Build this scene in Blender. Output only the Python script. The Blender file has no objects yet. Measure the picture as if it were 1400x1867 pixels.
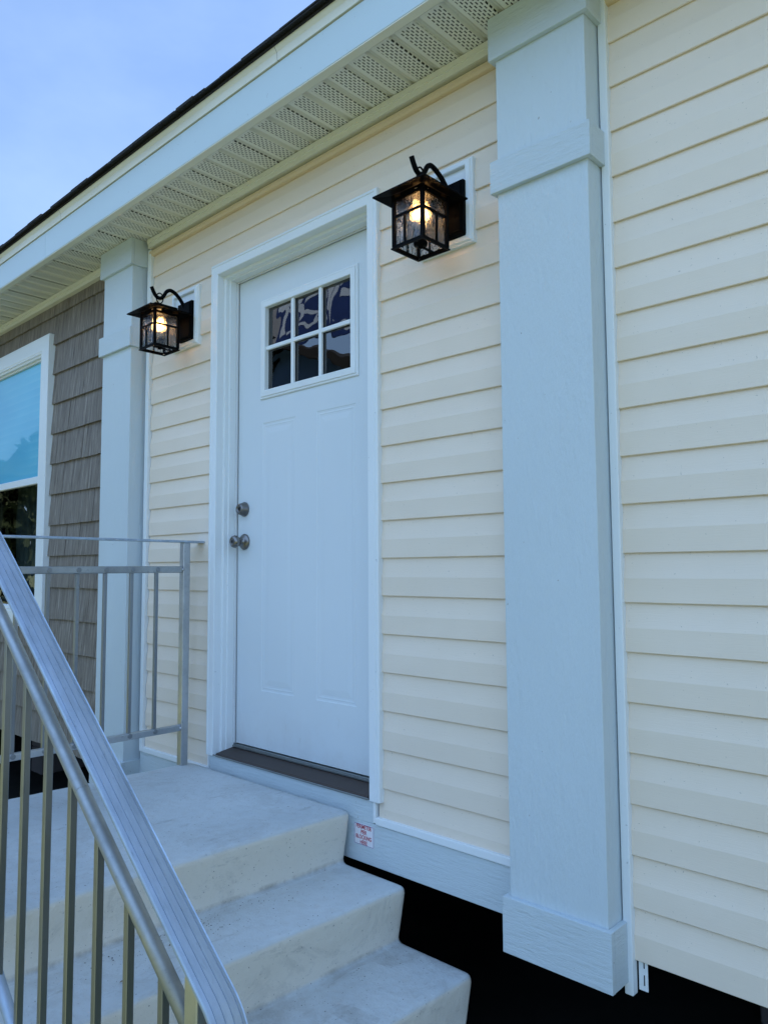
import bpy, bmesh, math, random
from mathutils import Vector, Matrix, noise
random.seed(7)
S = bpy.context.scene
COL = S.collection
R = math.radians

# ------------------------------------------------------------------ camera
def cam_setup():
    C = Vector((1.4503, -1.8587, 0.9783)); yaw, pit, rol, f = 0.7555, 0.0755, -0.0059, 1377.93
    fw = Vector((-math.sin(yaw)*math.cos(pit), math.cos(yaw)*math.cos(pit), math.sin(pit)))
    rt = Vector((math.cos(yaw), math.sin(yaw), 0)); up = rt.cross(fw)
    r_ = math.cos(rol)*rt + math.sin(rol)*up; u_ = -math.sin(rol)*rt + math.cos(rol)*up
    cd = bpy.data.cameras.new('camera'); co = bpy.data.objects.new('camera', cd); COL.objects.link(co)
    m = Matrix((r_, u_, -fw)).transposed().to_4x4(); m.translation = C
    co.matrix_world = m
    cd.sensor_fit = 'VERTICAL'; cd.sensor_height = 36.0; cd.lens = 36.0*f/1867.0
    cd.clip_start = 0.02; cd.clip_end = 3000
    S.camera = co
cam_setup()

# ------------------------------------------------------------------ sky, sun, exposure
SUN_EL, SUN_AZ = R(57), R(50)          # azimuth measured from +X towards +Y (behind the home, to the right)
world = bpy.data.worlds.new('World'); S.world = world; world.use_nodes = True
def world_setup():
    nt = world.node_tree; N = nt.nodes; L = nt.links
    for n in list(N): N.remove(n)
    out = N.new('ShaderNodeOutputWorld'); bg = N.new('ShaderNodeBackground')
    sky = N.new('ShaderNodeTexSky'); sky.sky_type = 'NISHITA'; sky.sun_disc = False
    sky.sun_elevation = SUN_EL; sky.sun_rotation = R(90) - SUN_AZ
    sky.air_density = 1.15; sky.dust_density = 0.15; sky.ozone_density = 4.5
    tc = N.new('ShaderNodeTexCoord'); mp = N.new('ShaderNodeMapping'); mp.inputs['Scale'].default_value = (1.0, 1.6, 3.2)
    mp.inputs['Rotation'].default_value = (0.3, 0.2, 0.5); mp.inputs['Location'].default_value = (.35, .8, .0)
    nz = N.new('ShaderNodeTexNoise'); nz.inputs['Scale'].default_value = 1.3; nz.inputs['Detail'].default_value = 6; nz.inputs['Roughness'].default_value = 0.55
    cr = N.new('ShaderNodeValToRGB'); cr.color_ramp.elements[0].position = 0.38; cr.color_ramp.elements[1].position = 0.72
    cr.color_ramp.elements[0].color = (0, 0, 0, 1); cr.color_ramp.elements[1].color = (.45, .45, .45, 1)
    mx = N.new('ShaderNodeMix'); mx.data_type = 'RGBA'
    mx.inputs['B'].default_value = (2.5, 3.4, 4.8, 1)
    L.new(tc.outputs['Generated'], mp.inputs['Vector']); L.new(mp.outputs[0], nz.inputs['Vector'])
    L.new(nz.outputs['Fac'], cr.inputs[0]); L.new(cr.outputs[0], mx.inputs['Factor'])
    tint = N.new('ShaderNodeMix'); tint.data_type = 'RGBA'; tint.blend_type = 'MIX'; tint.inputs['Factor'].default_value = .5
    tint.inputs['B'].default_value = (1.22, 1.95, 3.7, 1); L.new(sky.outputs[0], tint.inputs['A'])
    L.new(tint.outputs['Result'], mx.inputs['A']); # unseen brighter sky added behind the camera to light the shaded wall
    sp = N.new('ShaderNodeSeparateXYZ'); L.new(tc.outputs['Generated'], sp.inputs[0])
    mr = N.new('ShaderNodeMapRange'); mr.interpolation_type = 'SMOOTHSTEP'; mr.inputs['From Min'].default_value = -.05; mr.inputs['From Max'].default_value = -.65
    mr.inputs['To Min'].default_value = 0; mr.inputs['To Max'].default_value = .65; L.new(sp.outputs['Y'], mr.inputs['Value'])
    sky_fill = N.new('ShaderNodeMix'); sky_fill.data_type = 'RGBA'; sky_fill.inputs['B'].default_value = (3.2, 5.3, 8.8, 1)
    L.new(mr.outputs[0], sky_fill.inputs['Factor']); L.new(mx.outputs['Result'], sky_fill.inputs['A'])
    L.new(sky_fill.outputs['Result'], bg.inputs[0])
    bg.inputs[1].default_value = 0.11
    L.new(bg.outputs[0], out.inputs[0])
world_setup()
sun = bpy.data.lights.new('sun', 'SUN'); sun.energy = 3.8; sun.angle = R(0.5); sun.color = (1.0, .95, .87)
so = bpy.data.objects.new('sun', sun); COL.objects.link(so)
sd = Vector((math.cos(SUN_EL)*math.cos(SUN_AZ), math.cos(SUN_EL)*math.sin(SUN_AZ), math.sin(SUN_EL)))
so.rotation_euler = sd.to_track_quat('Z', 'Y').to_euler()
S.view_settings.view_transform = 'Standard'; S.view_settings.look = 'None'; S.view_settings.gamma = 1.0
S.view_settings.use_curve_mapping = False
S.view_settings.exposure = 1.30
S.cycles.max_bounces = 10; S.cycles.transparent_max_bounces = 24

# ------------------------------------------------------------------ helpers
def tag(o, label=None, cat=None, group=None, kind=None):
    if label: o['label'] = label
    if cat: o['category'] = cat
    if group: o['group'] = group
    if kind: o['kind'] = kind
    return o
def thing(name, label, cat, loc=(0, 0, 0), rz=0, group=None):
    o = bpy.data.objects.new(name, None); COL.objects.link(o); o.empty_display_size = .1
    o.location = loc; o.rotation_euler = (0, 0, rz)
    return tag(o, label, cat, group)
class MB:
    def __init__(s): s.bm = bmesh.new()
    def box(s, x0, x1, y0, y1, z0, z1, bev=0.0, seg=1):
        x0, x1 = min(x0, x1), max(x0, x1); y0, y1 = min(y0, y1), max(y0, y1); z0, z1 = min(z0, z1), max(z0, z1)
        r = bmesh.ops.create_cube(s.bm, size=1.0); vs = r['verts']
        for v in vs:
            v.co = Vector(((x0+x1)/2+v.co.x*(x1-x0), (y0+y1)/2+v.co.y*(y1-y0), (z0+z1)/2+v.co.z*(z1-z0)))
        if bev > 0:
            es = list({e for v in vs for e in v.link_edges})
            bmesh.ops.bevel(s.bm, geom=es, offset=bev, segments=seg, profile=0.5, affect='EDGES')
        return s
    def poly(s, pts, flip=False):
        vs = [s.bm.verts.new(p) for p in pts]
        if flip: vs.reverse()
        return s.bm.faces.new(vs)
    def prism(s, pts, d):
        """closed outline pts (3-D, one plane) pushed along vector d"""
        d = Vector(d); a = [s.bm.verts.new(p) for p in pts]; b = [s.bm.verts.new(Vector(p)+d) for p in pts]
        n = len(pts); fs = [s.bm.faces.new(a), s.bm.faces.new(list(reversed(b)))]
        for i in range(n): fs.append(s.bm.faces.new((a[i], b[i], b[(i+1) % n], a[(i+1) % n])))
        return a, b
    def strip(s, rows, close=False, smooth=True):
        """rows: list of lists of points, quads between consecutive rows"""
        vr = [[s.bm.verts.new(p) for p in r] for r in rows]
        for i in range(len(vr)-1):
            n = len(vr[i])
            for j in range(n if close else n-1):
                f = s.bm.faces.new((vr[i][j], vr[i][(j+1) % n], vr[i+1][(j+1) % n], vr[i+1][j])); f.smooth = smooth
        return vr
    def tube(s, path, rad, n=10, caps=True, smooth=True, up=Vector((0, 0, 1)), prof=None):
        P = [Vector(p) for p in path]; rows = []
        rr = rad if isinstance(rad, (list, tuple)) else [rad]*len(P)
        prev = None
        for i, p in enumerate(P):
            t = (P[min(i+1, len(P)-1)]-P[max(i-1, 0)]).normalized()
            a = up if prev is None else prev
            side = t.cross(a)
            if side.length < 1e-4: side = t.cross(Vector((1, 0, 0)))
            side.normalize(); b = side.cross(t).normalized(); prev = b
            if prof: rows.append([p+side*q[0]+b*q[1] for q in prof])
            else: rows.append([p+side*math.cos(2*math.pi*k/n)*rr[i]+b*math.sin(2*math.pi*k/n)*rr[i] for k in range(n)])
        vr = s.strip(rows, close=True, smooth=smooth)
        if caps:
            try: s.bm.faces.new(list(reversed(vr[0]))); s.bm.faces.new(vr[-1])
            except ValueError: pass
        return s
    def lathe(s, prof, c, axis='z', n=24, smooth=True):
        rows = []
        for r, h in prof:
            row = []
            for k in range(n):
                a = 2*math.pi*k/n; u, v = r*math.cos(a), r*math.sin(a)
                q = {'z': (u, v, h), 'y': (u, h, v), 'x': (h, u, v)}[axis]
                row.append(Vector(c)+Vector(q))
            rows.append(row)
        vr = s.strip(rows, close=True, smooth=smooth)
        for r_ in (vr[0], vr[-1]):
            try: s.bm.faces.new(r_)
            except ValueError: pass
        return s
    def build(s, name, mat, parent=None, recalc=True):
        if recalc: bmesh.ops.recalc_face_normals(s.bm, faces=s.bm.faces[:])
        me = bpy.data.meshes.new(name); s.bm.to_mesh(me); s.bm.free()
        o = bpy.data.objects.new(name, me); COL.objects.link(o)
        for m in (mat if isinstance(mat, (list, tuple)) else [mat]): me.materials.append(m)
        if parent: o.parent = parent
        return o

# ------------------------------------------------------------------ materials
class NT:
    def __init__(s, name):
        s.m = bpy.data.materials.new(name); s.m.use_nodes = True; s.t = s.m.node_tree
        s.b = s.t.nodes['Principled BSDF']; s.o = s.t.nodes['Material Output']
        s.tc = s.t.nodes.new('ShaderNodeTexCoord')
    def n(s, typ, **kw):
        x = s.t.nodes.new(typ)
        for k, v in kw.items():
            if hasattr(x, k) and k not in x.inputs: setattr(x, k, v)
            else: x.inputs[k].default_value = v
        return x
    def l(s, a, b): s.t.links.new(a, b); return s
    def mapped(s, scale, rot=(0, 0, 0)):
        m = s.t.nodes.new('ShaderNodeMapping'); m.inputs['Scale'].default_value = scale; m.inputs['Rotation'].default_value = rot
        s.l(s.tc.outputs['Object'], m.inputs['Vector']); return m.outputs[0]
    def noise(s, scale, vec=(1, 1, 1), detail=4, rough=.55, dist=0):
        n = s.t.nodes.new('ShaderNodeTexNoise'); n.inputs['Scale'].default_value = scale; n.inputs['Detail'].default_value = detail
        n.inputs['Roughness'].default_value = rough; n.inputs['Distortion'].default_value = dist
        s.l(s.mapped(vec), n.inputs['Vector']); return n.outputs['Fac']
    def ramp(s, src, stops):
        r = s.t.nodes.new('ShaderNodeValToRGB'); e = r.color_ramp.elements
        while len(e) < len(stops): e.new(.5)
        for q, (p, c) in zip(e, stops):
            q.position = p; q.color = (*c, 1) if not isinstance(c, (int, float)) else (c, c, c, 1)
        s.l(src, r.inputs[0]); return r.outputs[0]
    def mix(s, fac, a, b, mode='MIX'):
        m = s.t.nodes.new('ShaderNodeMix'); m.data_type = 'RGBA'; m.blend_type = mode
        for sock, v in ((m.inputs['Factor'], fac), (m.inputs['A'], a), (m.inputs['B'], b)):
            if isinstance(v, (int, float)): sock.default_value = v
            elif isinstance(v, (tuple, list)): sock.default_value = (*v, 1) if len(v) == 3 else v
            else: s.l(v, sock)
        return m.outputs['Result']
    def math(s, op, a, b=0.0, c=None):
        m = s.t.nodes.new('ShaderNodeMath'); m.operation = op
        for i, v in enumerate((a, b, c)):
            if v is None: continue
            if isinstance(v, (int, float)): m.inputs[i].default_value = v
            else: s.l(v, m.inputs[i])
        return m.outputs[0]
    def bump(s, h, strength, dist, prev=None):
        b = s.t.nodes.new('ShaderNodeBump'); b.inputs['Strength'].default_value = strength; b.inputs['Distance'].default_value = dist
        s.l(h, b.inputs['Height'])
        if prev is not None: s.l(prev, b.inputs['Normal'])
        return b.outputs[0]
    def fin(s, color=None, rough=None, metal=None, normal=None, spec=None):
        b = s.b
        for k, v in (('Base Color', color), ('Roughness', rough), ('Metallic', metal), ('Normal', normal), ('Specular IOR Level', spec)):
            if v is None: continue
            if isinstance(v, (int, float)): b.inputs[k].default_value = v
            elif isinstance(v, tuple): b.inputs[k].default_value = (*v, 1)
            else: s.l(v, b.inputs[k])
        return s.m

def m_siding():
    t = NT('cream_vinyl')
    a = t.noise(3.0, (1, 1, 1), 3); b = t.noise(1.0, (.6, 1, 9), 4)
    c = t.mix(t.ramp(a, [(.35, 0), (.7, 1)]), (.805, .69, .56), (.835, .72, .595))
    c = t.mix(t.ramp(b, [(.4, 0), (.75, .35)]), c, (.76, .645, .52))
    sp = t.noise(160, (1, 1, 1), 1, .5)
    c = t.mix(t.ramp(sp, [(.74, 0), (.78, .5)]), c, (.35, .31, .24))
    g = t.noise(34, (.55, 1, 11), 5, .65, 1.2)
    n = t.bump(g, .32, .0016); n = t.bump(t.noise(2.2, (1, 1, 2.5), 2), .35, .012, n)
    return t.fin(c, .42, 0, n, .35)
def m_wood(name, base, vec, strength=.8, s=9.0):
    """painted embossed trim board, grain stretched along vec's small axis"""
    t = NT(name)
    g = t.noise(s, vec, 6, .66, .25); g2 = t.noise(s*5, vec, 3, .6, .8)
    h = t.mix(.45, t.ramp(g, [(.25, 0), (.75, 1)]), g2)
    d = t.ramp(t.noise(1.6, (1, 1, .35), 3), [(.35, 0), (.75, 1)])
    dk = tuple(k*.93 for k in base)
    c = t.mix(d, base, dk)
    c = t.mix(t.ramp(g, [(.28, .10), (.36, 0)]), c, tuple(k*.70 for k in base))
    sp = t.noise(70, (1, 1, 1), 1, .5)
    c = t.mix(t.ramp(sp, [(.785, 0), (.82, .6)]), c, (.22, .2, .17))
    stip = t.math('MULTIPLY', t.noise(80, (1, 1, .32) if vec[2] < 2 else (.3, .3, 1), 3, .7), t.ramp(t.noise(2.6, (1.6, 1.6, .5), 3), [(.42, .15), (.62, 1)]))
    n = t.bump(h, strength, .0026); n = t.bump(stip, .9, .0032, n)
    return t.fin(c, .5, 0, n, .4)
def m_plain(name, base, rough=.4, var=.05, bump=.0, bs=30, metal=0, spec=.4):
    t = NT(name)
    a = t.noise(2.2, (1, 1, 1), 4)
    c = t.mix(t.ramp(a, [(.3, 0), (.75, 1)]), base, tuple(k*(1-var) for k in base))
    sp = t.noise(95, (1, 1, 1), 1, .5)
    c = t.mix(t.ramp(sp, [(.76, 0), (.80, .45)]), c, tuple(k*.45 for k in base))
    n = None
    if bump: n = t.bump(t.noise(bs, (1, 1, 1), 4), bump, .003)
    return t.fin(c, rough, metal, n, spec)
def m_door():
    t = NT('white_door_paint')
    a = t.noise(1.3, (1, 1, .5), 4)
    c = t.mix(t.ramp(a, [(.35, 0), (.7, 1)]), (.70, .745, .765), (.66, .71, .735))
    sc = t.noise(26, (1.4, 1, .28), 5, .7); c = t.mix(t.ramp(sc, [(.66, 0), (.74, .35)]), c, (.52, .50, .47))
    # scuffs near the bottom rail
    sx = t.n('ShaderNodeSeparateXYZ'); t.l(t.tc.outputs['Object'], sx.inputs[0])
    low = t.ramp(sx.outputs['Z'], [(.27, .55), (.48, 0)])
    st = t.ramp(t.noise(6, (1.0, 1, .8), 6, .7), [(.42, 0), (.75, .7)])
    c = t.mix(t.math('MULTIPLY', low, st), c, (.50, .47, .45))
    n = t.bump(t.noise(12, (6, 1, .35), 4), .12, .0012); n = t.bump(t.noise(1.7, (1, 1, .7), 2), .35, .01, n)
    return t.fin(c, .36, 0, n, .45)
def m_shake():
    t = NT('brown_shake')
    g = t.noise(34, (2.0, 1, .11), 5, .72, .5); g2 = t.noise(9, (2.2, 1, .3), 3, .6)
    c = t.ramp(g, [(.33, (.055, .042, .034)), (.43, (.18, .148, .120)), (.56, (.245, .210, .176)), (.70, (.44, .395, .345))])
    c = t.mix(t.ramp(g2, [(.35, 0), (.7, .55)]), c, (.19, .165, .14))
    n = t.bump(g, .9, .004)
    return t.fin(c, .62, 0, n, .3)
def m_concrete():
    t = NT('precast_concrete')
    a = t.noise(2.4, (1, 1, 1), 6, .6); b = t.noise(38, (1, 1, 1), 5, .65)
    c = t.ramp(a, [(.28, (.47, .50, .505)), (.48, (.57, .60, .60)), (.75, (.64, .66, .655))])
    c = t.mix(t.ramp(b, [(.35, .22), (.55, 0)]), c, (.48, .46, .42))
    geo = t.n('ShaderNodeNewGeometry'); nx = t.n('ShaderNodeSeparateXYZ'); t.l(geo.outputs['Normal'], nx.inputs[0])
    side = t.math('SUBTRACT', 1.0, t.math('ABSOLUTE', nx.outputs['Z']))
    # warm bounce light painted into the upright faces, tops kept sky-cool
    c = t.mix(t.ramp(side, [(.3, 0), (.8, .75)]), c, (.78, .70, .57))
    # dirt caught at the foot of each riser
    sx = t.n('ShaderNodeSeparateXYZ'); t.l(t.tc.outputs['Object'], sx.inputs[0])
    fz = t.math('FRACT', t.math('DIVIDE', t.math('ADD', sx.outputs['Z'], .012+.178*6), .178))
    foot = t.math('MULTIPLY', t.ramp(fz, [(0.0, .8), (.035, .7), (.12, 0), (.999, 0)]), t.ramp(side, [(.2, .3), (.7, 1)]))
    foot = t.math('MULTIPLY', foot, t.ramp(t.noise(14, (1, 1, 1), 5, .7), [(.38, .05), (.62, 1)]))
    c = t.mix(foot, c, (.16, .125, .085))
    st = t.noise(7, (1, 1, 1), 6, .75); c = t.mix(t.ramp(st, [(.62, 0), (.76, .25)]), c, (.34, .31, .27))
    blot = t.noise(3.2, (1, 1, 1), 7, .78, .8); c = t.mix(t.ramp(blot, [(.54, 0), (.60, .22), (.66, .05), (.78, .35)]), c, (.36, .345, .31))
    scf = t.noise(22, (1, .25, 1), 5, .75); c = t.mix(t.ramp(scf, [(.60, 0), (.72, .45)]), c, (.28, .27, .25))
    pit = t.noise(150, (1, 1, 1), 2, .5); c = t.mix(t.ramp(pit, [(.70, 0), (.74, .8)]), c, (.12, .10, .085))
    n = t.bump(t.noise(9, (1, 1, 1), 4), .5, .012); n = t.bump(b, .6, .005, n); n = t.bump(pit, .4, .002, n)
    return t.fin(c, .82, 0, n, .25)
def m_alu(name='mill_aluminium', base=(.66, .67, .68), rough=.34, vec=(1, 1, 1)):
    t = NT(name)
    a = t.noise(9, vec, 5, .65); b = t.noise(60, vec, 4, .7)
    c = t.ramp(a, [(.3, tuple(k*.78 for k in base)), (.65, base)])
    c = t.mix(t.ramp(b, [(.60, 0), (.74, .5)]), c, tuple(k*.5 for k in base))
    r = t.ramp(a, [(.3, rough+.16), (.7, rough-.04)])
    n = t.bump(b, .10, .001); n = t.bump(t.noise(4, (1, 1, 1), 3), .15, .004, n)
    return t.fin(c, r, 1.0, n)
def m_soffit():
    t = NT('vented_soffit')
    sx = t.n('ShaderNodeSeparateXYZ'); t.l(t.tc.outputs['Object'], sx.inputs[0])
    fx = t.math('FRACT', t.math('DIVIDE', t.math('ADD', sx.outputs['X'], 10.16-.066+.05), .1002))
    mask = t.math('MULTIPLY', t.math('GREATER_THAN', fx, .20), t.math('LESS_THAN', fx, .84))
    row = t.math('DIVIDE', t.math('ADD', sx.outputs['X'], 10.0), .0104)
    par = t.math('FLOOR', row)
    odd = t.math('MULTIPLY', t.math('FRACT', t.math('MULTIPLY', par, .5)), 1.0)
    vy = t.math('FRACT', t.math('ADD', t.math('DIVIDE', t.math('ADD', sx.outputs['Y'], 5), .0205), odd))
    fr = t.math('FRACT', row)
    slot = t.math('MULTIPLY', t.math('LESS_THAN', t.math('ABSOLUTE', t.math('SUBTRACT', vy, .5)), .31), t.math('LESS_THAN', t.math('ABSOLUTE', t.math('SUBTRACT', fr, .5)), .19))
    yr = t.math('MULTIPLY', t.math('GREATER_THAN', sx.outputs['Y'], -.238), t.math('LESS_THAN', sx.outputs['Y'], -.018))
    m = t.math('MULTIPLY', t.math('MULTIPLY', slot, mask), yr)
    a = t.noise(6, (1, 1, 1), 4)
    c = t.mix(t.ramp(a, [(.35, 0), (.7, 1)]), (.82, .81, .75), (.77, .76, .70))
    di = t.ramp(t.noise(40, (1, .6, 1), 4, .7), [(.62, 0), (.76, .4)])
    c = t.mix(di, c, (.30, .27, .22))
    c = t.mix(m, c, (.012, .012, .010))
    n = t.bump(t.math('SUBTRACT', 1.0, m), .5, .002)
    return t.fin(c, .5, 0, n, .3)
def m_glass(name, tint=(.75, .8, .82), ior=1.75, wav=.0, wscale=2.0, rough=.0):
    t = NT(name); t.t.nodes.remove(t.b)
    lw = t.n('ShaderNodeLayerWeight'); lw.inputs['Blend'].default_value = .5
    fr_ = t.math('ADD', ior, t.math('MULTIPLY', t.math('POWER', lw.outputs['Facing'], 4.0), .9))
    gl = t.n('ShaderNodeBsdfGlossy'); gl.inputs['Roughness'].default_value = rough
    tr = t.n('ShaderNodeBsdfTransparent'); tr.inputs['Color'].default_value = (*tint, 1)
    mx = t.n('ShaderNodeMixShader')
    t.l(fr_, mx.inputs[0]); t.l(tr.outputs[0], mx.inputs[1]); t.l(gl.outputs[0], mx.inputs[2]); t.l(mx.outputs[0], t.o.inputs[0])
    if wav:
        n = t.bump(t.noise(wscale, (1, 1, 1), 2), wav, .02)
        t.l(n, gl.inputs['Normal'])
    return t.m
def m_seeded():
    t = NT('water_glass'); t.t.nodes.remove(t.b)
    n = t.bump(t.noise(55, (1, 1, .45), 3, .6, 1.5), 1.0, .011)
    rf = t.n('ShaderNodeBsdfRefraction'); rf.inputs['IOR'].default_value = 1.25; rf.inputs['Roughness'].default_value = .04
    rf.inputs['Color'].default_value = (.84, .87, .90, 1)
    gl = t.n('ShaderNodeBsdfGlossy'); gl.inputs['Roughness'].default_value = .06
    tr = t.n('ShaderNodeBsdfTransparent'); tr.inputs['Color'].default_value = (.9, .92, .95, 1)
    lw = t.n('ShaderNodeLayerWeight'); lw.inputs['Blend'].default_value = .5
    fr_ = t.math('ADD', .06, t.math('MULTIPLY', t.math('POWER', lw.outputs['Facing'], 3.0), .6))
    t.l(n, rf.inputs['Normal']); t.l(n, gl.inputs['Normal']); t.l(n, lw.inputs['Normal'])
    m1 = t.n('ShaderNodeMixShader'); m1.inputs[0].default_value = .25
    t.l(rf.outputs[0], m1.inputs[1]); t.l(tr.outputs[0], m1.inputs[2])
    m2 = t.n('ShaderNodeMixShader'); t.l(fr_, m2.inputs[0]); t.l(m1.outputs[0], m2.inputs[1]); t.l(gl.outputs[0], m2.inputs[2])
    t.l(m2.outputs[0], t.o.inputs[0]); return t.m
def m_emit(name, col, st):
    t = NT(name); t.b.inputs['Emission Color'].default_value = (*col, 1); t.b.inputs['Emission Strength'].default_value = st
    t.b.inputs['Base Color'].default_value = (*col, 1); return t.m
def m_shingle():
    t = NT('charcoal_shingle')
    g = t.noise(160, (1, 1, 1), 3, .7); c = t.ramp(g, [(.3, (.012, .012, .013)), (.7, (.045, .043, .042))])
    return t.fin(c, .9, 0, t.bump(g, .8, .004), .2)
def m_grass():
    t = NT('lawn')
    a = t.noise(.35, (1, 1, 1), 5); b = t.noise(9, (1, 1, 1), 5, .7)
    c = t.mix(t.ramp(a, [(.35, 0), (.7, 1)]), (.19, .21, .095), (.25, .26, .135))
    c = t.mix(t.ramp(b, [(.4, .45), (.65, 0)]), c, (.11, .125, .06))
    return t.fin(c, .9, 0, t.bump(b, .8, .05), .15)

M = {}
M['siding'] = m_siding()
M['board_v'] = m_wood('trim_board_upright', (.60, .675, .705), (5.0, 5.0, .8), 1.0, 14.0)
M['board_h'] = m_wood('trim_board_level', (.59, .665, .695), (1.0, 1.0, 9.0), 1.0, 12.0)
M['vinyl'] = m_plain('white_vinyl_trim', (.80, .83, .835), .38, .05)
M['vinyl2'] = m_plain('soft_white_vinyl', (.78, .76, .66), .42, .06)
M['cove'] = m_plain('cream_cove', (.74, .58, .37), .45, .06)
M['door'] = m_door()
M['jamb'] = m_plain('jamb_paint', (.66, .68, .69), .42, .08, .15, 12)
M['shake'] = m_shake()
M['concrete'] = m_concrete()
M['alu'] = m_alu('mill_aluminium', (.58, .59, .60), .34)
M['alu_cap'] = m_alu('ribbed_aluminium', (.52, .60, .69), .60, (.7, 3, .7))
M['alu_tube'] = m_alu('weathered_aluminium', (.46, .475, .48), .50, (1, 1, 1))
M['alu_bal'] = m_alu('baluster_aluminium', (.33, .345, .36), .34, (1, 1, .3))
M['soffit'] = m_soffit()
M['fascia'] = m_plain('fascia_metal', (.55, .65, .69), .34, .04, .1, 5)
M['shingle'] = m_shingle()
M['dark'] = m_plain('void_board', (.02, .02, .022), .9, .2)
M['black_metal'] = m_plain('black_lantern_metal', (.0018, .0018, .0022), .6, .2, .15, 60, 0, .06)
M['steel'] = m_alu('satin_nickel', (.24, .225, .215), .28, (1, 1, 1))
M['keyway'] = m_plain('keyway_black', (.01, .01, .01), .5)
M['sill'] = m_plain('bronze_sill', (.055, .036, .028), .48, .25, .2, 25)
M['sill_trim'] = m_alu('sill_strip', (.36, .38, .37), .42)
M['glass'] = m_glass('door_glass', (.42, .47, .50), .14, .14, 3.6)
M['glass_low'] = m_glass('window_glass', (.45, .5, .52), .06, .16, 2.6)
M['seeded'] = m_seeded()
M['bulb'] = m_emit('warm_bulb', (1.0, .50, .15), 14)
M['candle'] = m_plain('candle_sleeve', (.70, .68, .60), .5)
M['grass'] = m_grass()
M['under'] = m_plain('shade_black_ground', (.022, .022, .020), .9, .7, .5, 9, 0, .1)  # near-black colour stands in for the shade under the home
M['red'] = m_plain('red_ink', (.50, .012, .03), .5)
M['blue_ink'] = m_plain('blue_ink', (.06, .08, .30), .5)
M['paper'] = m_plain('sticker_paper', (.80, .77, .80), .4)

# ------------------------------------------------------------------ ground (structure)
b = MB(); b.poly([(-400, -400, -.62), (400, -400, -.62), (400, 400, -.62), (-400, 400, -.62)])
tag(b.build('lawn', M['grass']), kind='structure')
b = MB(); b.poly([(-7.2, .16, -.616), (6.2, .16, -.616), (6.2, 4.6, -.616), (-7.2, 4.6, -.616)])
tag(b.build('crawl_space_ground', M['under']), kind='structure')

# ------------------------------------------------------------------ the home
home = thing('house', 'cream vinyl sided single storey home with white pilasters and a brown shake section', 'house', (0, 0, -.6))
HX0, HX1, HY1 = -7.0, 6.0, 4.4
_pieces = []
def part(mb, name, mat, parent=None, label=None):
    o = mb.build(name, mat)
    o.parent = parent or home
    o.matrix_parent_inverse = (parent or home).matrix_world.inverted() if parent is None else Matrix()
    if parent is None:
        o.matrix_parent_inverse = Matrix.Translation((0, 0, .6))
    if label: o['label'] = label
    return o

# --- vinyl siding: profile repeated every 127 mm
EXP = .127
def wob(x, z):
    return noise.noise(Vector((x*.9, z*1.7, 3.1)))*.0013 + noise.noise(Vector((x*3.1, z*5, 9.7)))*.0005
def siding(mb, x0, x1, z0, z1):
    nx = max(2, int((x1-x0)/.08)); xs = [x0+(x1-x0)*i/nx for i in range(nx+1)]
    k = math.floor(z0/EXP)
    while k*EXP < z1-1e-4:
        zb = k*EXP
        dz = lambda x: noise.noise(Vector((x*.7, k*3.3, 1.0)))*.0012
        def row(z, y): return [(x, y+wob(x, z), z+dz(x)) for x in xs]
        lo, hi = max(zb, z0), min(zb+EXP, z1)
        # lip underneath (only if the butt edge is inside the range)
        if zb >= z0-1e-6:
            mb.strip([row(zb+.0035, .0105), row(zb, .0045), row(zb-.0002, .002)], smooth=False)
            mb.strip([row(zb-.0002, .002), row(zb+.0016, 0.0)], smooth=True)
        F = zb+.062
        a, bb = max(lo, zb+.0016), min(F, hi)
        if bb > a: mb.strip([row(a, 0.0), row((a+bb)/2, 0.0004), row(bb, 0.0)], smooth=True)
        if hi > F:
            pts = []
            for i in range(8):
                u = i/7.0; z = F+(EXP-.062+.004)*u
                y = .0002 + .0080*(1-(1-u)**1.8) if i else 0.0
                if z <= max(hi, F)+.0045: pts.append(row(z, y))
            if len(pts) > 1: mb.strip(pts, smooth=True)
        k += 1
sd_mid = MB()
siding(sd_mid, -1.846, -1.306, .150, 2.286)
siding(sd_mid, -.330, .246, .150, 2.286)
siding(sd_mid, -1.846, .246, 2.286, 2.545)
part(sd_mid, 'siding', M['siding'], label='cream vinyl siding around the front door')
sd_r = MB(); siding(sd_r, .545, 6.0, 0.0, 2.545)
part(sd_r, 'siding', M['siding'], label='cream vinyl siding to the right of the large pilaster')

# --- backing walls and shell
b = MB()
for (x0, x1, z0, z1) in ((-7, -1.345, .0, 2.6), (-.29, 6.0, .0, 2.6), (-1.345, -.29, 2.30, 2.6), (-1.345, -.29, 0, .20)):
    if x0 == -7:
        b.box(-7, -3.98, .018, .11, z0, z1); b.box(-3.12, -1.345, .018, .11, z0, z1)
        b.box(-3.98, -3.12, .018, .11, 0, .72); b.box(-3.98, -3.12, .018, .11, 2.30, z1)
    else: b.box(x0, x1, .018, .11, z0, z1)
b.box(-7, -6.9, .11, HY1, 0, 2.6); b.box(5.9, 6, .11, HY1, 0, 2.6); b.box(-6.9, 5.9, HY1-.1, HY1, 0, 2.6)
b.box(-6.9, 5.9, .11, HY1-.1, 0.0, .06); b.box(-6.9, 5.9, .11, HY1-.1, 2.5, 2.6)
part(b, 'wall', M['dark'])
b = MB(); b.box(-7, 6, HY1-.05, HY1, -.62, -.002); b.box(-7, -6.95, .3, HY1-.06, -.62, -.002); b.box(5.95, 6, .3, HY1-.06, -.62, -.002)  # unseen closure added so the crawl space stays dark
part(b, 'shade_closure', M['dark'])

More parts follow.
